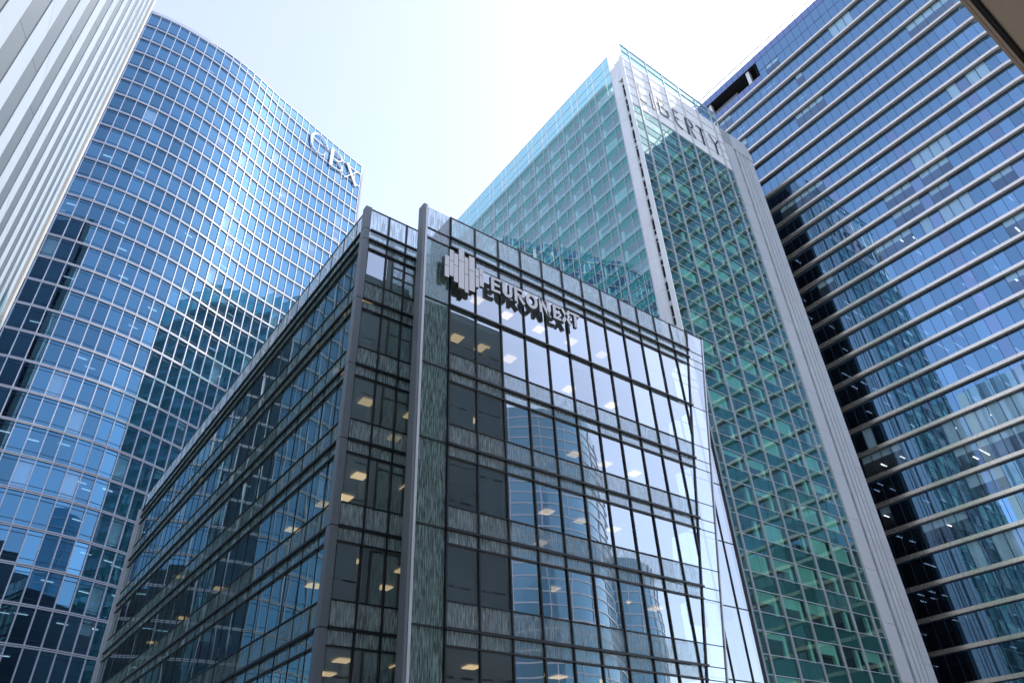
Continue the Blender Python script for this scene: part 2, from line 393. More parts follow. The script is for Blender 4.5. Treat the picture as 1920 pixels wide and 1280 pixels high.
# leaning mullions on lines A and B
for fn, wd in ((lineA, .05), (lineB, .04)):
    bb = MB(); bb.prism([(fn(GZ)-wd, GZ), (fn(GZ)+wd, GZ), (fn(ZT)+wd, ZT), (fn(ZT)-wd, ZT)], -.07, .06, 'anthracite' if fn is lineA else 'l_frame'); bb.build('leaning_mullion', off, FF.pt(0, 0, 0))
bb = MB(); bb.box(36.86, 37.05, -.12, .3, GZ, 26.0, 'column_grey'); bb.build('edge_trim', off, FR2.pt(0, 0, 0))
# ledges (projecting black fins)
def ledge(z, kind, right=True, left=True, side=True, u_from=15.0):
    dp, th = {'thick': (.17, .10), 'mid': (.12, .06), 'thin': (.07, .04)}[kind]
    if right:
        bb = MB(); bb.box(u_from, lineA(z)+.08, -dp, -.002, z-th/2, z+th/2, 'anthracite'); bb.build('ledge', off, FF.pt(0, 0, 0))
        bb = MB(); bb.box(lineA(z)+.08, lineB(z), -.02, -.003, z-.02, z+.02, 'anthracite'); bb.build('joint_strip', off, FF.pt(0, 0, 0))
    if left:
        bb = MB(); bb.box(11.16, 14.96, -min(dp, .16), -.002, z-th/2, z+th/2, 'anthracite'); bb.build('ledge', off, FB.pt(0, 0, 0))
    if side:
        bb = MB(); bb.box(-70.2, -26.35, -dp*.9, -.002, z-th/2, z+th/2, 'anthracite'); bb.build('ledge', off, FS.pt(0, 0, 0), -PI2)
ledge(ZP-.04, 'thick'); ledge(26.69, 'thick'); ledge(26.06, 'mid', u_from=22.9); ledge(23.84, 'thin', right=False)
for k, z in enumerate(L1):
    ledge(z, 'thick'); ledge(z-.62, 'mid', right=(k > 0)); ledge(z-2.86, 'thin')
for fr, a0, a1, a in ((FF, 15.0, lineB(ZT), 0), (FB, 11.16, 15, 0), (FS, -70.2, -26.1, -PI2)):
    bb = MB(); bb.box(a0, a1, -.03, .05, ZT, ZT+.05, 'anthracite'); bb.build('coping_rail', off, fr.pt(0, 0, 0), a)
for i in range(len(zj)-1):
    bb = MB(); bb.box(28.5, 36.86, -.03, -.003, zj[i+1]-.03 if i > 0 else 26, zj[i+1]+.03 if i > 0 else 26.05, 'anthracite'); bb.build('joint_strip', off, FR2.pt(0, 0, 0))
# corner column in lengths, with dark joints
zc = [ZT+.12, ZP+.02, 26.7]+L1+[GZ-.0]
for i in range(len(zc)-1):
    if zc[i]-zc[i+1] < .3: continue
    bb = MB(); bb.box(10.80, 11.15, 25.86, 26.25, zc[i+1]+.02, zc[i]-.02, 'column_grey'); bb.build('column_segment', off, (0, 0, 0))
bb = MB(); bb.box(10.83, 11.12, 25.9, 26.2, GZ, ZT+.05, 'black'); bb.build('column_core', off)
# free-standing fin and fritted glass screen
bb = MB(); bb.box(13.29, 13.43, 23.95, 24.5, GZ, ZT+.12, 'column_grey'); bb.box(13.432, 13.55, 23.93, 24.06, GZ, ZT+.12, 'l_frame'); bb.build('fin', off)
scr = []
for i, (z1, z0) in enumerate([(ZT, ZP+.03), (ZP-.03, 26.75)]+[(26.65, L1[0]+.04)]+[(L1[k]-.04, L1[k+1]+.04) for k in range(6)]):
    scr.append(P(FF, 13.56, 14.97, z0, z1, .0, .04, 'e_screen' if i > 1 else 'e_parapet', True))
pieces('screen_panel', off, scr, 'office', jit=.03)
for z in [ZP, 26.7]+L1:
    bb = MB(); bb.box(13.56, 15.0, -.05, .04, z-.035, z+.035, 'anthracite'); bb.build('transom', off, FF.pt(0, 0, 0))
bb = MB(); bb.box(14.97, 15.07, .02, 1.95, GZ, ZT-.02, 'anthracite'); bb.build('return_wall', off, FF.pt(0, 0, 0))
# far end trim of the side wall
bb = MB(); bb.box(10.58, 10.95, 70.2, 70.42, GZ, ZP, 'white_metal'); bb.build('end_trim', off)
bb = MB(); bb.box(11, 36.8, 69.9, 70.2, GZ, ZP, 'column_grey'); bb.build('end_wall', off)
# floors, ceilings, core
for k, z in enumerate(L1):
    bb = MB(); bb.box(11.05, 35.6, 26.0, 69.8, z-.6, z-.05, 'ceiling'); bb.box(15.12, lineA(z)-.3, 24.12, 25.98, z-.6, z-.05, 'ceiling'); bb.build('floor_slab', off)
bb = MB(); bb.box(11.05, 35.6, 26.0, 69.8, 26.15, 26.7, 'ceiling'); bb.box(15.12, 33.5, 24.12, 25.98, 26.15, 26.7, 'ceiling'); bb.build('roof_slab', off)
bb = MB(); bb.box(10.98, 36.2, 26.0, 69.8, 26.75, 27.0, 'roof'); bb.box(15.12, 33.7, 24.12, 25.98, 26.75, 27.0, 'roof'); bb.build('roof', off)
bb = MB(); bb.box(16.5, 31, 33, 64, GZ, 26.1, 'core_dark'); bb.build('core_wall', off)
for x, y in [(13.2, 28.3), (13.2, 36.3), (13.2, 44.3), (13.2, 52.3), (21.4, 28.3), (27.8, 28.3)]:
    bb = MB()
    bb.xprism([(x+.3*math.cos(a*math.pi/6), y+.3*math.sin(a*math.pi/6)) for a in range(12)], GZ, 26.1, 'core'); bb.build('interior_column', off)
lights = []
rl = random.Random(3)
lampm = rect_mesh(.62, .62, .03, 'warm_lamp', False)
flat = MB(); flat.box(-.31, .31, -.31, .31, -.03, 0, 'warm_lamp'); flatm = flat.mesh('ceiling_panel')
cz = [26.12]+[z-.62 for z in L1]
nl = 0
for i, z in enumerate(cz):
    pos = []
    if i == 0: pos += [(18.34, 26.3), (20.6, 26.5), (23.1, 26.5), (25.6, 26.4), (28.2, 26.4)]
    elif i == 1: pos += [(16.35, 25.4), (18.0, 25.4), (19.8, 25.4), (24.6, 26), (28, 26)]
    else:
        pos += [(12.7, 27.7), (15.2, 27.7)] + [(17.95+2.35*k, 26.5) for k in range(6) if rl.random() < .85]
    pos += [(13.2+2.4*k, 30.2) for k in range(8) if rl.random() < (.3 if i < 2 else .6)]
    pos += [(12.7, 31.5+3.8*k) for k in range(9) if rl.random() < .35]
    for x, y in pos:
        if y < 27 and x > lineA(z)-.7: continue
        if nl < 120: link('ceiling_lamp', flatm, off, (x, y, z-.02 if i else z)); nl += 1
rl = random.Random(8)
for i, z in enumerate(L1[:6]):
    for k in range(13):
        if rl.random() < .22 and 15.1+1.6*k < lineA(z-4)-.6:
            bb = MB(); bb.box(15.02+1.6*k-.06, 15.02+1.6*k+.06, 26.6 if k < 1 else 25.2, 31, z-3.85, z-.62, 'core'); bb.build('partition', off)
    for k in range(10):
        x = 16+1.9*k
        if rl.random() < .6 and x+1.3 < lineA(z-4)-.5:
            bb = MB(); bb.box(x, x+1.2, 24.9, 25.5, z-3.2, z-3.15, 'furniture'); bb.box(x+.1, x+.15, 24.9, 25.5, z-3.9, z-3.2, 'anthracite'); bb.box(x+.35, x+.85, 25.15, 25.2, z-3.05, z-2.7, 'anthracite'); bb.build('desk', off)
# roller blinds behind some panes
bl = []
for (k, i, h) in [(1, 3, 2.1), (0, 1, 1.9), (1, 1, 1.9), (4, 4, 1.5), (6, 2, 1.0), (9, 3, 1.3), (3, 5, 1.7), (0, 3, 2.1), (1, 2, 2.1)]:
    z = L1[i]-.66; u0 = 15.04+1.6*k
    bl.append(P(FF, u0+.06, u0+1.54, z-h, z, .22, .02, 'blind_dark'))
for (k, i, h) in [(0, 3, 2.15), (1, 3, 2.15), (2, 5, 2.1)]:
    z = L1[i]-.66; bl.append(P(FB, bx[k]+.06, bx[k+1]-.06, z-h, z, .22, .02, 'blind_dark'))
pieces('roller_blind', off, bl, 'office')

# ---- sign on the office block
sg = thing('company_sign', 'white EURONEXT lettering with striped emblem below the parapet of the central block', 'sign', (14.4, 23.62, 23.6))
cols = [(14.47, 14.73, 25.6, 24.15, 24.9), (14.76, 15.0, 26.14, 24.33, 25.36), (15.03, 15.28, 26.01, 24.06, 25.18), (15.32, 15.67, 26.51, 23.79, 25.65), (15.7, 15.93, 26.07, 23.66, 24.87), (15.98, 16.33, 26.29, 23.91, 25.3), (16.39, 16.61, 25.6, 24.32, 25.05), (16.65, 16.9, 25.71, 24.51, 25.28)]
def signpiece(name, polyfn):
    bb = MB(); polyfn(bb, -.20, -.02, 'white_sign'); me = bb
    return me
for a, c, t, bt, s_ in cols:
    for z0, z1 in ((s_+.02, t), (bt, s_-.02)):
        bb = MB(); bb.box(a, c, -.42, -.40, z0, z1, 'white_sign'); bb.box(a+.004, c-.004, -.398, -.24, z0+.004, z1-.004, 'sign_side'); bb.build('emblem_bar', sg, FF.pt(0, 0, 0))
SZ0, SZ1 = 24.56, 25.56; H = SZ1-SZ0
def euro(ch, x0, wd):
    x1 = x0+wd; T = .2; h = T/2; zm = (SZ0+SZ1)/2
    if ch == 'E': return [[(x0+h, SZ0), (x0+h, SZ1)], [(x0+T, SZ1-.08), (x1, SZ1-.08)], [(x0+T, zm), (x1-.04, zm)], [(x0+T, SZ0+.08), (x1, SZ0+.08)]], [T, .16, .16, .16]
    if ch == 'U': return [[(x0+h, SZ1), (x0+h, SZ0+.32)]+arc((x0+x1)/2, SZ0+.32, wd/2-h, .32-h, 180, 360, 10)[1:]+[(x1-h, SZ1)]], [T]
    if ch == 'R': return [[(x0+h, SZ0), (x0+h, SZ1)], [(x0+T, SZ1-.08), (x1-.26, SZ1-.08)]+arc(x1-.26, SZ1-.29, .18, .21, 90, -90, 8)[1:]+[(x0+T, SZ1-.50)], [(x0+T+.12, SZ1-.55), (x1-.04, SZ0)]], [T, .16, T]
    if ch == 'O': return [arc((x0+x1)/2, zm, wd/2-h, H/2-h+.02, 90, 450, 22)], [T]
    if ch == 'N': return [[(x0+h, SZ0), (x0+h, SZ1)], [(x1-h, SZ0), (x1-h, SZ1)], [(x0+h+.02, SZ1-.02), (x1-h-.02, SZ0+.02)]], [T, T, T]
    if ch == 'X': return [[(x0+h, SZ0), (x1-h, SZ1)], [(x0+h, SZ1), (x1-h, SZ0)]], [T, T]
    if ch == 'T': return [[((x0+x1)/2, SZ0), ((x0+x1)/2, SZ1-.16)], [(x0, SZ1-.08), (x1, SZ1-.08)]], [T, .17]
for ch, x0, wd in zip('EURONEXT', [17.4, 18.16, 18.97, 19.77, 20.72, 21.72, 22.32, 23.06], [.6, .66, .7, .82, .74, .56, .76, .68]):
    bb = MB(); st_, ww = euro(ch, x0, wd)
    for pl, w_ in zip(st_, ww):
        stroke(bb, pl, w_, -.42, -.40, 'white_sign'); stroke(bb, pl, w_-.01, -.398, -.22, 'sign_side')
    bb.build('letter', sg, FF.pt(0, 0, 0))
bb = MB()
for u in (17.6, 19.3, 21.0, 23.2, 15.2, 16.1): bb.box(u, u+.05, -.24, -.03, 24.9, 24.95, 'anthracite'); bb.box(u, u+.05, -.24, -.03, 25.3, 25.35, 'anthracite')
bb.build('sign_bracket', sg, FF.pt(0, 0, 0))

# ================================================================== CURVED BLUE TOWER
CP = [(-30, 97.0), (-22, 91.2), (-14, 86.7), (-8.6, 84.65), (-6.4, 84.07), (-4.41, 83.75), (-2.89, 83.62), (-1.39, 83.58), (0.19, 83.63), (1.72, 83.75), (3.26, 83.93), (4.74, 84.18), (6.25, 84.5), (7.83, 84.93), (9.17, 85.37), (10.61, 85.92), (12.02, 86.5), (13.24, 87.05), (14.4, 87.62), (15.56, 88.2), (16.79, 88.8), (17.99, 89.35), (20.37, 90.35), (25.2, 92.1), (31, 93.8), (38.3, 95.75)]
X = np.array([p[0] for p in CP]); Y = np.array([p[1] for p in CP])
xs = np.linspace(-30, 38.3, 1400); yy = np.interp(xs, X, Y)
ker = np.ones(61)/61; yp = np.concatenate([yy[0]+(np.arange(-30, 0))*(yy[1]-yy[0]), yy, yy[-1]+np.arange(1, 31)*(yy[-1]-yy[-2])]); yy = np.convolve(yp, ker, 'valid')
ss = np.concatenate([[0], np.cumsum(np.hypot(np.diff(xs), np.diff(yy)))])
s_ref = np.interp(-1.39, xs, ss); PB = 1.53
k0 = -int(s_ref//PB); k1 = int((ss[-1]-s_ref)//PB)
sv = [s_ref+PB*k for k in range(k0, k1+1)]
if ss[-1]-sv[-1] > .5: sv.append(ss[-1])
cpt = [(float(np.interp(s_, ss, xs)), float(np.interp(s_, ss, yy))) for s_ in sv]
tower = thing('curved_tower', 'tall curved blue glass tower with white floor bands at the left', 'skyscraper', (0, 84, GZ))
def croof(x): return 115.2 if x < 1 else (115.2+(x-1)/21*2.9 if x < 22 else 118.1-.02*(x-22))
F0 = 115.1
cg = []; frs = []
rl = random.Random(17); cblind = {(i, k): rl.choice([.8, 1.4, 2.9, 2.9]) for i in range(90) for k in range(33) if rl.random() < .045}
for i in range(len(cpt)-1):
    (xa, ya), (xb, yb) = cpt[i], cpt[i+1]; L = math.hypot(xb-xa, yb-ya); a = math.atan2(yb-ya, xb-xa)
    fr = Fr(xa, ya, a); frs.append((fr, L))
    for k in range(0, 33):
        zt = F0-3.6*k; zb = zt-3.6
        if zb < GZ: break
        cg.append(P(fr, .03, L-.03, zb+.15, zt-.15, .02, .03, 'c_glass_pale' if (i, k) in cblind else 'c_glass', True))
    top = croof((xa+xb)/2)
    if top-F0 > .4: cg.append(P(fr, .03, L-.03, F0+.2, top-.05, .02, .03, 'c_glass', True))
pieces('window_pane', tower, cg, 'blue', jit=.22)
# mullions: one per joint
for i, (x, y) in enumerate(cpt):
    a = frs[min(i, len(frs)-1)][0].a; bb = MB(); zt = croof(x) if croof(x) > F0+.4 else F0
    bb.box(-.055, .055, -.12, .05, 0, zt-GZ, 'c_white'); bb.build('mullion', tower, (x, y, GZ), a)
def sweep(bb, pts, v0, v1, z0, z1, key, zfun=None):
    """ribbon box following plan polyline pts; v outward negative"""
    n = len(pts); base = len(bb.v); ii = bb.mat(key)
    for i, (x, y) in enumerate(pts):
        p0 = pts[max(0, i-1)]; p1 = pts[min(n-1, i+1)]; a = math.atan2(p1[1]-p0[1], p1[0]-p0[0])
        dz = zfun(x) if zfun else 0
        for v, z in ((v0, z0), (v0, z1), (v1, z1), (v1, z0)):
            bb.v.append((x-v*math.sin(a), y+v*math.cos(a), z+dz))
    for i in range(n-1):
        q = base+4*i
        for a_, b_ in ((0, 1), (1, 2), (2, 3), (3, 0)):
            bb.f.append((q+a_, q+4+a_, q+4+b_, q+b_)); bb.mi.append(ii)
    bb.f.append((base+3, base+2, base+1, base)); bb.f.append(tuple(base+4*(n-1)+j for j in range(4))); bb.mi += [ii, ii]
for k in range(0, 32):
    z = F0-3.6*k
    bb = MB(); sweep(bb, cpt, -.16, .015, z+.035, z+.14, 'c_white'); sweep(bb, cpt, -.16, .015, z-.14, z-.035, 'c_white'); sweep(bb, cpt, -.06, .01, z-.035, z+.035, 'c_dark')
    bb.build('floor_band', tower)
    bb = MB(); sweep(bb, cpt, -.01, .018, z-.62, z-.56, 'c_dark'); sweep(bb, cpt, -.01, .018, z+.62, z+.67, 'c_dark'); bb.build('transom', tower)
    bb = MB(); n = len(cpt)
    inner = [(x, y+9) for x, y in cpt][::-1]
    bb.xprism([(x, y+.12) for x, y in cpt]+inner, z-.45, z-.1, 'ceiling'); bb.build('floor_slab', tower)
bb = MB(); sweep(bb, cpt, -.12, .1, -.1, .05, 'c_white', croof); bb.build('coping_rail', tower)
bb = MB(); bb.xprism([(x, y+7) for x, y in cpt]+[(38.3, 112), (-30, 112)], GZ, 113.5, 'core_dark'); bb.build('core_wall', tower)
bb = MB(); bb.box(38.2, 38.5, 95.8, 112, GZ, 116, 'c_white'); bb.build('end_wall', tower)
# tube lights, largest seen first
rl = random.Random(11); tl = 0
tb = MB(); tb.box(-.6, .6, -.06, .06, -.04, 0, 'cool_lamp'); tbm = tb.mesh('tube_light')
cand = []
for i, (fr, L) in enumerate(frs):
    for k in range(1, 31):
        z = F0-3.6*k-.5; pr_ = .03+.22*(k/30)
        if rl.random() < pr_:
            p = fr.pt(.75, .9+rl.random()*2.2, z); q = proj(p)
            if q and 0 < q[0] < 1100 and 0 < q[1] < 1280 and not hidden(p, 'blue'): cand.append((p, fr.a))
for p, a in cand[:230]: link('tube_light', tbm, tower, p, a)
# a few pale blinds
cb = []
for i, (fr, L) in enumerate(frs):
    for k in range(0, 31):
        if (i, k) in cblind:
            zt = F0-3.6*k-.2; h = cblind[(i, k)]; cb.append(P(fr, .06, L-.06, zt-h, zt, .25, .02, 'blind'))
pieces('roller_blind', tower, cb, 'blue')
# lettering on the tower
def on_curve(b):
    """bend prisms given in (x, y-off, z) onto the facade curve"""
    out = []
    for x, v, z in b.v:
        yv = float(np.interp(x, xs, yy)); sl_ = (float(np.interp(x+.3, xs, yy))-float(np.interp(x-.3, xs, yy)))/.6
        a = math.atan(sl_); out.append((x-v*math.sin(a), yv+v*math.cos(a), z))
    b.v = out
cs = thing('tower_sign', 'white CBX lettering at the top right of the curved blue tower', 'sign', (31, 93, 111))
letters = {
 'C': [(arc(27.45, 114.3, 1.95, 2.55, 100, 235, 14), [.12]+[.18, .26, .32, .38, .44, .48, .46, .4, .34, .28, .22, .18, .14]+[.12]), (arc(27.45, 114.3, 1.95, 2.55, 235, 322, 8), .10), (arc(27.45, 114.3, 1.95, 2.55, 100, 5, 8), .10)],
 'B': [([(30.5, 111.1), (30.5, 116.1)], .62), (arc(30.9, 114.75, 2.0, 1.25, 90, -90, 12), [.1, .1, .12, .16, .22, .26, .28, .26, .22, .16, .12, .1, .1]), (arc(30.9, 112.3, 2.35, 1.2, 90, -90, 12), [.1, .1, .12, .16, .22, .28, .3, .28, .22, .16, .12, .1, .1])],
 'X': [([(34.2, 115.3), (36.8, 110.6)], .5), ([(33.9, 110.6), (36.95, 115.0)], .14)]}
for ch, sts in letters.items():
    bb = MB()
    for pl, w_ in sts: stroke(bb, pl, w_, -.42, -.18, 'white_sign')
    on_curve(bb); bb.build('letter', cs)
# maintenance unit on the roof
mu = thing('roof_unit', 'small cream plant unit on the roof at the left end of the curved tower', 'plant unit', (-5.4, 85, 115.2))
bb = MB(); bb.box(-6.6, -4.6, 85, 86.6, 115.3, 116.6, 'equip'); bb.build('cabinet', mu)
bb = MB(); bb.box(-9.5, -6.6, 85.3, 86.2, 115.3, 116.0, 'stone_grey'); bb.build('low_housing', mu)
bb = MB(); bb.box(-6.8, -6.6, 85.1, 85.3, 115.3, 117.2, 'equip'); bb.box(-6.8, -5.2, 85.1, 85.25, 117.1, 117.25, 'equip'); bb.build('jib', mu)

# ================================================================== GREEN GLASS TOWER
lib = thing('green_tower', 'teal and green glass tower with pale stone corner piers behind the office block', 'skyscraper', (55.9, 39.35, GZ))
YL, XL = 39.35, 55.9
LF = Fr(0, YL, 0); LS = Fr(XL, 0, -PI2)
ST = 3.63; ZB = [22.55+ST*k for k in range(-7, 19)]         # spandrel bottoms
mu_ = [56.0, 57.75]+[57.75+3.94*k for k in range(1, 6)]+[79.05]
gp, spn, spb, lcol, lbl = [], [], [], [], []
rl = random.Random(5)
for z in ZB:
    if z > 89: continue
    for i in range(len(mu_)-1):
        u0, u1 = mu_[i]+.06, mu_[i+1]-.06
        zt = min(z+1.62, 89.8)
        spn.append(P(LF, u0, u1, z+.03, zt, 0, .03, 'l_spandrel', True)); spb.append(P(LF, u0, u1, z+.05, zt-.02, .12, .05, 'l_span_back'))
        z0, z1 = z+1.68, min(z+ST-.03, 89.8)
        if z1-z0 < .3: continue
        gp.append(P(LF, u0, u1, z0, z1, 0, .03, 'l_glass', True))
        if u1-u0 > 2:
            lcol.append(P(LF, u1-.85, u1-.35, z0-.02, z1+.02, .3, .3, 'l_col'))
            r = rl.random()
            if r < .55:
                h = rl.choice([.5, 1.0, 1.9, 1.9]); lbl.append(P(LF, u0+.05, u1-.95, z1-h, z1, .22, .02, 'l_blind'))
# side wall (faces left)
sy = []
yd = [43.3-.0+.0]
dbl = [.824*XL+4.005*k for k in range(0, 12)]
yl = [42.15]
yl2 = [42.15, 43.35]
for d in dbl: yl2 += [d-.0, d+1.32]
yl2 = [y for y in yl2 if y <= 92]
for kk in range(0, 27):
    zt = 98.6-3.6*kk
    for i in range(len(yl2)-1):
        u0, u1 = -yl2[i+1]+.05, -yl2[i]-.05
        spn.append(P(LS, u0, u1, zt-1.45, zt-.03, 0, .03, 'l_spandrel', True)); spb.append(P(LS, u0, u1, zt-1.42, zt-.05, .12, .05, 'l_span_back2'))
        gp.append(P(LS, u0, u1, zt-3.57, zt-1.5, 0, .03, 'l_glass_side', True))
        if u1-u0 > 2: lcol.append(P(LS, u0+.2, u0+.6, zt-3.6, zt-1.5, .18, .3, 'l_col'))
        if u1-u0 > 2 and rl.random() < .18:
            lbl.append(P(LS, u0+.1, u1-.05, zt-1.5-rl.choice([.5, 1, 2]), zt-1.5, .2, .02, 'l_blind'))
pt_ = []
for i in range(len(yl2)-1):
    u0, u1 = -yl2[i+1]+.05, -yl2[i]-.05
    for a_, c_ in ((98.63, 100.6), (100.66, 102.5), (102.56, 104.85)): pt_.append(P(LS, u0, u1, a_, c_, 0, .03, 'l_parapet', True))
pieces('window_pane', lib, gp, 'green', jit=.35); pieces('spandrel_panel', lib, spn, 'green', jit=.25); pieces('spandrel_backing', lib, spb, 'green', limit=0)
pieces('interior_column', lib, lcol, 'green', limit=300); pieces('roller_blind', lib, lbl, 'green')
# glass over the stone sign wall and parapet
for i in range(len(mu_)-1):
    pt_.append(P(LF, mu_[i]+.06, mu_[i+1]-.06, 101.97, 103.2, 0, .03, 'l_parapet', True))
    pt_.append(P(LF, mu_[i]+.06, mu_[i+1]-.06, 103.26, 104.85, 0, .03, 'l_parapet', True))
pieces('screen_pane', lib, pt_, 'green', jit=.1)
stn = []
for i in range(len(mu_)-1):
    for j in range(5):
        stn.append(P(LF, mu_[i]+.02, mu_[i+1]-.02, 89.9+2.28*j, 89.9+2.28*(j+1)-.05, .05, .6, 'stone'))
pieces('stone_panel', lib, stn, 'green')
# frames
for i, u in enumerate(mu_[1:]):
    bb = MB()
    for d in (-.09, .03): bb.box(d, d+.06, -.14, .03, GZ-GZ, 104.9-GZ, 'l_frame')
    bb.build('mullion', lib, LF.pt(u, 0, GZ))
bb = MB(); 
for z in ZB:
    if z > 89: continue
bb = None
for z in ZB:
    for zz in (z, z+1.65):
        if zz > 89.8 or zz < GZ: continue
        bb = MB(); bb.box(56.0, 79.05, -.06, .03, zz-.03, zz+.03, 'l_frame'); bb.build('transom', lib, LF.pt(0, 0, 0))
for j in range(6):
    bb = MB(); bb.box(56.0, 79.05, -.03, .03, 89.87+2.28*j-.02, 89.87+2.28*j+.02, 'l_frame'); bb.build('transom', lib, LF.pt(0, 0, 0))
for zz in (103.23, 104.88):
    bb = MB(); bb.box(55.9, 79.05, -.15, .04, zz-.06, zz+.06, 'l_frame'); bb.build('transom', lib, LF.pt(0, 0, 0))
for i, y in enumerate(yl2):
    bb = MB(); isd = i >= 2 and i % 2 == 0
    for d in ((-.09, .03) if isd else (-.025,)): bb.box(d, d+.05, -.08, .03, 0, 104.9-GZ, 'l_frame')
    bb.build('mullion', lib, LS.pt(-y, 0, GZ), -PI2)
for kk in range(0, 28):
    for zz in (98.6-3.6*kk, 98.6-3.6*kk-1.48):
        if zz < GZ: continue
        bb = MB(); bb.box(-92, -42.1, -.04, .03, zz-.025, zz+.025, 'l_frame'); bb.build('transom', lib, LS.pt(0, 0, 0), -PI2)
for zz in (100.63, 102.53, 104.88):
    bb = MB(); bb.box(-92, -42.1, -.04, .03, zz-.03, zz+.03, 'l_frame'); bb.build('transom', lib, LS.pt(0, 0, 0), -PI2)
# slabs, roof, core
for z in ZB+[22.55+ST*19, 22.55+ST*20]:
    bb = MB(); bb.box(56.3, 86, 39.7, 91.5, z+.6, z+1.3, 'ceiling'); bb.build('floor_slab', lib)
bb = MB(); bb.box(60.5, 84, 45, 88, GZ, 98, 'core'); bb.build('core_wall', lib)
bb = MB(); bb.box(56.2, 87, 44, 91.5, 99.4, 99.9, 'stone_grey'); bb.box(58.5, 86, 45.5, 90, 99.9, 102.4, 'stone_grey'); bb.build('roof_storey', lib)
bb = MB(); bb.box(56.0, 92-5, 91.6, 92, GZ, 104.9, 'l_span_back'); bb.box(87.2, 87.6, 40, 92, GZ, 99, 'anthracite'); bb.build('rear_wall', lib)
# left corner: rounded pier A, dark slot with louvres, stone pier B
nz = [GZ]+[GZ+2+5.45*k for k in range(1, 20)]; nz = [z for z in nz if z < 100.2]+[100.9]
for i in range(len(nz)-1):
    bb = MB(); bb.xprism([(55.9, 41.2), (55.9, 42.1), (57.5, 42.1), (57.5, 40.75), (56.3, 40.75)][::-1], nz[i]+.03, nz[i+1], 'stone_grey'); bb.build('corner_pier_panel', lib)
nz2 = [GZ]+[GZ+1+3.63*k for k in range(1, 29)]; nz2 = [z for z in nz2 if z < 101]+[102.0]
for i in range(len(nz2)-1):
    bb = MB(); bb.box(55.88, 56.1, 39.36, 40.02, nz2[i]+.03, nz2[i+1], 'stone'); bb.build('corner_strip_panel', lib)
bb = MB(); bb.box(56.45, 57.4, 39.9, 40.74, GZ, 96.8, 'black'); bb.box(55.95, 57.4, 39.9, 41.2, 96.8, 101.5, 'stone_grey'); bb.build('corner_recess', lib)
for i in range(46):
    bb = MB(); bb.box(56.40, 56.44, 40.03, 40.74, 4+2.02*i, 4.12+2.02*i, 'stone_grey'); bb.build('louvre', lib)
# right-hand fluted pier
zt = [101.4]
def pj(k0_, st_, top): return [z for z in [GZ]+[k0_+st_*k for k in range(0, 60)] if z < top-1]+[top]
for i, z in enumerate(pj(1.15, 5.81, 101.0)[:-1]):
    zz = pj(1.15, 5.81, 101.0)
    bb = MB(); bb.xprism([(79.08, 39.2), (81.55, 39.2), (81.55, 40.6), (79.08, 40.6)], zz[i]+.04, zz[i+1], 'fin_grey'); bb.build('pier_panel', lib)
bb = MB(); bb.box(79.1, 87.1, 39.75, 92, GZ, 97.3, 'l_span_back'); bb.build('pier_backing', lib)
for (ua, ub, s_) in ((82.25, 83.1, 1), (83.35, 84.15, 2), (84.35, 85.1, 3), (85.3, 87.0, 4)):
    zz = pj(1.15-.9*s_, 5.81, 97.28)
    for i in range(len(zz)-1):
        bb = MB(); bb.box(ua, ub, 39.25+.02*s_, 40.2, zz[i]+.03, zz[i+1], 'fin_grey'); bb.build('pier_panel', lib)
bb = MB(); bb.prism([(79.08, 97.3), (87.0, 97.3), (87.0, 98.9), (85.9, 101.4), (79.08, 101.0)], 39.2-YL, 2.5, 'fin_grey'); bb.build('pier_head', lib, LF.pt(0, 0, 0))
# sign
ls = thing('tower_sign', 'thin dark LIBERTY lettering on the pale stone top of the green tower', 'sign', (58, 39.2, 91.8))
LZ0, LZ1 = 91.9, 96.1
LT = {'L': [([(58.1, LZ0+.2), (58.1, LZ1)], .34), ([(58.1, 92.15), (59.5, 92.15)], .13)], 'I': [([(61.0, LZ0), (61.0, LZ1)], .24)],
      'B': [([(62.7, 92.3), (62.7, LZ1)], .24), ([(62.7, LZ1-.05)]+arc(62.9, 95.1, .95, .95, 90, -60, 7), .10), ([(62.8, 94.3)]+arc(63.2, 93.3, 1.35, 1.1, 80, -100, 9)+[(62.7, 92.2)], [.1, .1, .12, .18, .24, .3, .3, .3, .24, .18, .1, .1])],
      'E': [([(67.3, 95.85), (66.05, 95.95)]+arc(67.6, 94.1, 1.6, 2.1, 160, 250, 8)+[(67.6, 92.0)], [.1, .16, .2, .2, .2, .2, .2, .16, .14, .12, .1, .1]), ([(66.1, 94.2), (67.1, 94.1)], .08)],
      'R': [([(69.05, LZ0), (69.05, LZ1)], .26), ([(69.05, LZ1)]+arc(69.6, 95.1, 1.0, .95, 85, -95, 8)+[(69.1, 94.1)], [.1, .1, .16, .24, .3, .3, .24, .16, .1, .1, .1]), ([(69.5, 94.0), (70.6, LZ0)], .12)],
      'T': [([(72.7, LZ0), (72.7, LZ1)], .26), ([(71.6, 96.0), (73.4, 96.0)], .11)], 'Y': [([(76.05, LZ0), (76.05, 94.3)], .26), ([(74.9, LZ1), (76.05, 94.3)], .12), ([(77.15, LZ1), (76.05, 94.3)], .24)]}
for ch, sts in LT.items():
    bb = MB()
    for pl, w_ in sts: stroke(bb, pl, [max(.15, x*1.15) for x in w_] if isinstance(w_, list) else max(.15, w_*1.15), -.13, -.04, 'letter_dark')
    bb.build('letter', ls, LF.pt(0, 0, 0))

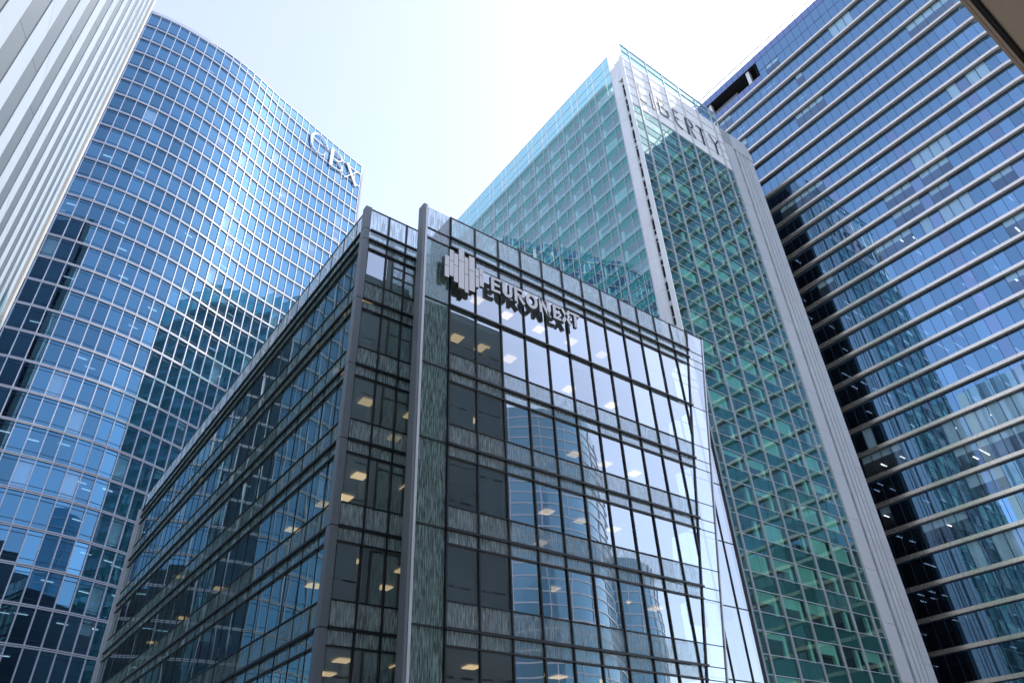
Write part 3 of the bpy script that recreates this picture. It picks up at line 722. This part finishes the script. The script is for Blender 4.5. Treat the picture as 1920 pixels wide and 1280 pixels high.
# ================================================================== BANDED BLUE TOWER
rt = thing('banded_tower', 'deep blue glass tower with champagne metal bands on the right', 'skyscraper', (92, 30, GZ))
XR = 92.0; RS = Fr(XR+.6, 0, -PI2); Y0R = 3.73; YE = 70.0
bz = [1.3026, 1.2550, 1.2075, 1.16, 1.1125, 1.065, 1.0205, .980]; bz = [z*XR for z in bz]
while bz[-1] > 3: bz.append(bz[-1]-3.645)
PM = 1.4; CR = 5.0
# plan path of the outer band edge, travelling with outside on the right hand side; local u = -y
def path(off_, n=10):
    pts = [(XR+off_, YE)]
    y = YE-3.5
    while y > Y0R+.5: pts.append((XR+off_, y)); y -= 3.5
    r = CR-off_
    for i in range(n+1):
        a = math.pi+PI2*i/n; pts.append((XR+CR+r*math.cos(a), Y0R+r*math.sin(a)))
    pts.append((XR+30, Y0R-r)); return pts
def sweep2(bb, o0, o1, z0, z1, key, ymax=None):
    A, B = path(o0), path(o1)
    if ymax is not None: A = [(XR+o0, ymax)]+[p for p in A if p[1] < ymax-.01]; B = [(XR+o1, ymax)]+[p for p in B if p[1] < ymax-.01]
    n = len(A); base = len(bb.v); ii = bb.mat(key)
    for i in range(n):
        bb.v += [(*A[i], z0), (*A[i], z1), (*B[min(i, len(B)-1)], z1), (*B[min(i, len(B)-1)], z0)]
    for i in range(n-1):
        q = base+4*i
        for a_, b_ in ((0, 1), (1, 2), (2, 3), (3, 0)): bb.f.append((q+b_, q+4+b_, q+4+a_, q+a_)); bb.mi.append(ii)
for z in bz:
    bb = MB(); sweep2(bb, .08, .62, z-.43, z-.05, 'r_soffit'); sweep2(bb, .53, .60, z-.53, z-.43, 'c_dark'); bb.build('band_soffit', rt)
    bb = MB(); sweep2(bb, 0, .078, z-.44, z, 'r_band', Y0R); bb.build('band_end', rt)
    ya = Y0R
    while ya < YE-.1:
        yb = min(YE, ya+7.7); me = rect_mesh(yb-ya-.03, .44, .078, 'r_band', False)
        link('band_panel', me, rt, (XR, (ya+yb)/2, z-.22), -PI2); ya = yb
rp = []; rb_ = []
rl = random.Random(21)
ych = [YE-PM*k for k in range(0, int((YE-Y0R)/PM)+1)]
ych = [Y0R+.0+PM*k for k in range(0, int((YE-Y0R)/PM)+1)]
arcs = []
nA = 5; r = CR-.6
apts = [(XR+CR+r*math.cos(math.pi+PI2*i/nA), Y0R+r*math.sin(math.pi+PI2*i/nA)) for i in range(nA+1)]
for i in range(nA):
    (xa, ya), (xb, yb) = apts[i], apts[i+1]; arcs.append((Fr(xa, ya, math.atan2(yb-ya, xb-xa)), math.hypot(xb-xa, yb-ya)))
tops = [(bz[i+1], bz[i]-.53) for i in range(len(bz)-1)]
upper = [(119.9, 123.3), (123.36, 126.4), (126.46, 128.35)]
for li, (z0, z1) in enumerate(tops+upper):
    rowblind = rl.random()
    run = 0
    for k in range(len(ych)-1):
        y0, y1 = ych[k], ych[k+1]
        if li >= len(tops) and 35.0 < (y0+y1)/2 < 47.3 and 122.3 < (z0+z1)/2 < 126.4: continue
        key = 'r_glass'
        if (k % 8 == 3 and li < len(tops) and li > 6): key = 'r_glass_dark'
        if li == len(tops)+2: key = 'r_blue'
        if li >= len(tops) and 35.0 < (y0+y1)/2 < 47.3: key = 'r_blue'
        a_, b_ = z0, z1
        if li == len(tops) and 35.0 < (y0+y1)/2 < 47.3: b_ = 122.2
        rp.append(P(RS, -y1+.025, -y0-.025, a_+.01, b_-.01, 0, .03, key, True))
        if run > 0: run -= 1
        elif rl.random() < (.12 if li in (7, 12, 20, 22, 23, 24) else .035): run = rl.randint(1, 7); hb = rl.choice([.9, 1.4, 3])
        if run > 0 and li < len(tops)+2 and key == 'r_glass': rp[-1]['key'] = 'r_glass_pale'; rb_.append(P(RS, -y1+.05, -y0-.05, max(z0, z1-hb), z1-.05, .15, .02, 'blind'))
    for fr, L in arcs: rp.append(P(fr, .02, L-.02, z0, z1, 0, .03, 'r_glass' if li < len(tops)+2 else 'r_blue', True))
    rp.append(P(Fr(apts[-1][0], apts[-1][1], 0), .02, 24, z0, z1, 0, .03, 'r_glass', True))
pieces('window_pane', rt, rp, 'banded', jit=.16); pieces('roller_blind', rt, rb_, 'banded')
for y in ych:
    if 35.5 < y < 47: zt_ = 122.2
    else: zt_ = 128.4
    bb = MB(); bb.box(-.022, .022, -.03, .04, 0, zt_-GZ, 'c_dark'); bb.build('mullion', rt, RS.pt(-y, 0, GZ), -PI2)
for zz in (123.33, 126.43):
    bb = MB()
    for a_, b_ in ((-YE, -47.3), (-35.0, -Y0R)): bb.box(a_, b_, -.03, .03, zz-.03, zz+.03, 'c_dark')
    bb.build('transom', rt, RS.pt(0, 0, 0), -PI2)
# open plant recess near the roof
bb = MB(); bb.box(92.65, 96.5, 35.0, 47.3, 122.2, 122.3, 'r_soffit'); bb.box(96.5, 96.7, 35, 47.3, 122.2, 126.45, 'black'); bb.box(92.65, 96.5, 34.95, 35.05, 122.2, 126.4, 'black'); bb.box(92.65, 96.5, 47.2, 47.3, 122.2, 126.4, 'core'); bb.box(92.62, 96.5, 35, 47.3, 126.40, 126.46, 'black'); bb.build('plant_recess', rt)
bb = MB(); bb.box(92.9, 93.7, 36.6, 37.3, 122.3, 126.4, 'fin_grey'); bb.box(92.9, 93.7, 46.3, 47.0, 122.3, 126.4, 'fin_grey'); bb.build('recess_column', rt)
bb = MB(); bb.prism([(-47.2, 122.3), (-40.4, 122.3), (-40.4, 124.2), (-47.2, 124.2)], .9, 1.2, 'blind_dark'); bb.build('recess_screen', rt, RS.pt(0, 0, 0), -PI2)
# balustrade
bal = []
for k in range(len(ych)-1): bal.append(P(RS, -ych[k+1]+.04, -ych[k]-.04, 128.55, 129.95, .25, .02, 'l_clear', True))
pieces('balustrade_pane', rt, bal, 'banded', jit=.05)
for y in ych:
    bb = MB(); bb.box(-.04, .04, .18, .3, 128.4, 130.05, 'anthracite'); bb.build('balustrade_post', rt, RS.pt(-y, 0, 0), -PI2)
bb = MB(); bb.box(-YE, -Y0R, .18, .3, 130.0, 130.1, 'anthracite'); bb.build('handrail', rt, RS.pt(0, 0, 0), -PI2)
# slabs, core, lights
for z in bz:
    bb = MB(); bb.box(92.75, 118, Y0R+.1, YE, z-.58, z-.1, 'ceiling'); bb.build('floor_slab', rt)
bb = MB(); bb.box(92.65, 121, Y0R-.2, YE, 128.0, 128.4, 'roof'); bb.build('roof', rt)
bb = MB(); bb.box(99.5, 117, 8, YE, GZ, 121.5, 'core_dark'); bb.build('core_wall', rt)
bb = MB(); bb.box(92, 122, YE, YE+.4, GZ, 128.4, 'fin_grey'); bb.box(121.6, 122, -1, YE, GZ, 128.4, 'fin_grey'); bb.build('rear_wall', rt)
tl_ = MB(); tl_.box(-.06, .06, -.7, .7, -.04, 0, 'cool_lamp'); tl1 = tl_.mesh('tube_light')
tl_ = MB(); tl_.box(-.7, .7, -.06, .06, -.04, 0, 'cool_lamp'); tl2 = tl_.mesh('tube_light')
cand = []
for li, z in enumerate(bz[:-1]):
    for k in range(len(ych)-1):
        for d in (1.4, 3.0, 4.6):
            if rl.random() < (.12 if li > 12 else .03):
                p = (XR+.6+d, ych[k]+.7, z-.60); q = proj(p)
                if q and 1300 < q[0] < 1920 and 0 < q[1] < 1280 and not hidden(p, 'banded'): cand.append((p, li))
rl.shuffle(cand)
for p, li in cand[:260]: link('tube_light', tl2 if li > 9 else tl1, rt, p)

# ================================================================== WHITE FLUTED TOWER
wt = thing('white_tower', 'white fluted concrete tower cropped by the left edge', 'skyscraper', (-4.2, 30, GZ))
XW = -4.2; PF = 3.78
edges = [23.53-PF*j for j in range(6, 0, -1)]+[23.53+PF*j for j in range(0, 9)]
rl = random.Random(9)
for e in edges:
    if e < 1.5 or e > 52: continue
    top = 92.5
    # light flat panel, one per two storeys, then folded groove back to the next flat
    fl = 1.75; z = GZ
    hs = []
    zz = -1.7+rl.random()*3
    while zz < top:
        z1 = min(top, zz+5.4)
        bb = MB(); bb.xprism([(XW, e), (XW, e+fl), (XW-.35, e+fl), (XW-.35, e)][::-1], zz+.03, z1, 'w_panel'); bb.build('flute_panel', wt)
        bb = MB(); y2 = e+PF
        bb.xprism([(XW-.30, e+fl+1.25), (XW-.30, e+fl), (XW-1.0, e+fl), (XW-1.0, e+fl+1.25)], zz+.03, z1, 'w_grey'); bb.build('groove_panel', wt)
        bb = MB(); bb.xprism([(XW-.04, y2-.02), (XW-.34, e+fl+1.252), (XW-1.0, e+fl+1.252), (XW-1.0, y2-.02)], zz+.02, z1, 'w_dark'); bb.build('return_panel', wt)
        zz += 5.4
# windows high on the flats (seen mirrored in the banded tower)
wl = []
for e in edges:
    if e < 1.5 or e > 52: continue
    for k in range(3, 27):
        z = 1.5+3.6*k
        if z > 90: continue
        if z > 55 or rl.random() < 0: wl.append((e, z))
bb = MB()
for e, z in wl: bb.box(XW-.02, XW+.015, e+.35, e+1.45, z, z+1.9, 'w_window')
bb.build('window_row', wt)['kind'] = 'stuff'
for i in range(14):
    zz = GZ+7.2*i; 
    if zz > 91: continue
    bb = MB(); bb.box(XW-.6, XW+.12, 53.6, 55.7, zz+.012, min(92.5, zz+7.2), 'w_warm'); bb.build('pilaster_panel', wt)
bb = MB(); bb.box(-22, XW-1.15, 3, 55.5, GZ, 92.4, 'w_panel'); bb.box(XW-1.15, XW-1.12, 3, 53, GZ, 92.3, 'w_joint'); bb.box(XW-1.15, XW-.1, 52.4, 53.58, GZ, 92.4, 'w_panel'); bb.build('rear_block', wt)

# ================================================================== BUILDING BEHIND THE VIEWER, with the soffit in the corner
bb_ = thing('stone_building', 'brown soffit of the building overhead cutting the top right corner', 'building', (20, -10, GZ))
for i in range(18):
    bb = MB(); bb.box(6+3*i, 9+3*i-.012, -8, .10, 8.05, 8.1, 'soffit'); bb.build('soffit_panel', bb_)
bb = MB(); bb.box(6, 60, -8, .09, 8.11, 8.6, 'soffit_edge'); bb.build('overhang', bb_)
bb = MB(); bb.box(6, 60, .125, .17, 8.0, 8.6, 'black'); bb.build('shadow_gap', bb_)
bb = MB(); bb.box(6, 60, .17, .205, 7.98, 8.62, 'soffit_edge'); bb.box(6, 60, .21, .245, 8.0, 8.62, 'soffit_edge'); bb.build('edge_trim', bb_)
bb = MB(); bb.box(6, 60, .10, .125, 8.03, 8.6, 'black'); bb.build('edge_return', bb_)
bb = MB(); bb.box(-22, 43, -30, -8.3, GZ, 52.6, 'brown_stone'); bb.box(-22, 32, -30, -8.7, 52.6, 57, 'brown_stone'); bb.build('wall', bb_)
ws_ = MB(); wsf = MB()
for k in range(14):
    for i in range(32):
        x = -21+2.0*i; z = 1.2+3.9*k
        if z > 50: continue
        ws_.box(x, x+1.1, -8.36, -8.31, z, z+2.1, 'r_glass_dark'); wsf.box(x-.1, x+1.2, -8.42, -8.30, z-.16, z-.02, 'stone')
ws_.build('window_row', bb_)['kind'] = 'stuff'; wsf.build('sill_row', bb_)['kind'] = 'stuff'
def far_tower(name, label, x0, x1, y, z1, bow, key):
    t = thing(name, label, 'skyscraper', ((x0+x1)/2, y, GZ))
    n = 26; pts = [(x0+(x1-x0)*i/n, y+bow*math.sin(math.pi*i/n)) for i in range(n+1)]
    b1 = MB(); b1.xprism(pts[::-1]+[(x0, y-25), (x1, y-25)], GZ, z1, key); b1.build('wall', t)
    b2 = MB(); z = 4
    rp_ = pts[::-1]
    while z < z1-3: sweep(b2, rp_, -.2, .0, z, z+.4, 'c_white'); z += 3.5
    b2.build('floor_bands', t)['kind'] = 'stuff'
    b3 = MB()
    for p in pts[::4]: b3.box(p[0]-.12, p[0]+.12, p[1]-.1, p[1]+.2, GZ, z1, 'c_white')
    b3.build('mullion_rows', t)['kind'] = 'stuff'
M['far_glass'] = paint('far_blue_glass', (.22, .40, .50), .15, .6, .2, .1)
far_tower('reflected_tower', 'tall pale blue banded tower seen only mirrored in the office block front', 108, 160, -110, 113, 14, 'far_glass')
far_tower('reflected_tower', 'lower rounded blue tower mirrored near the right end of the office block front', 163, 188, -118, 78, 6, 'far_glass')
print('objects', len(bpy.data.objects))
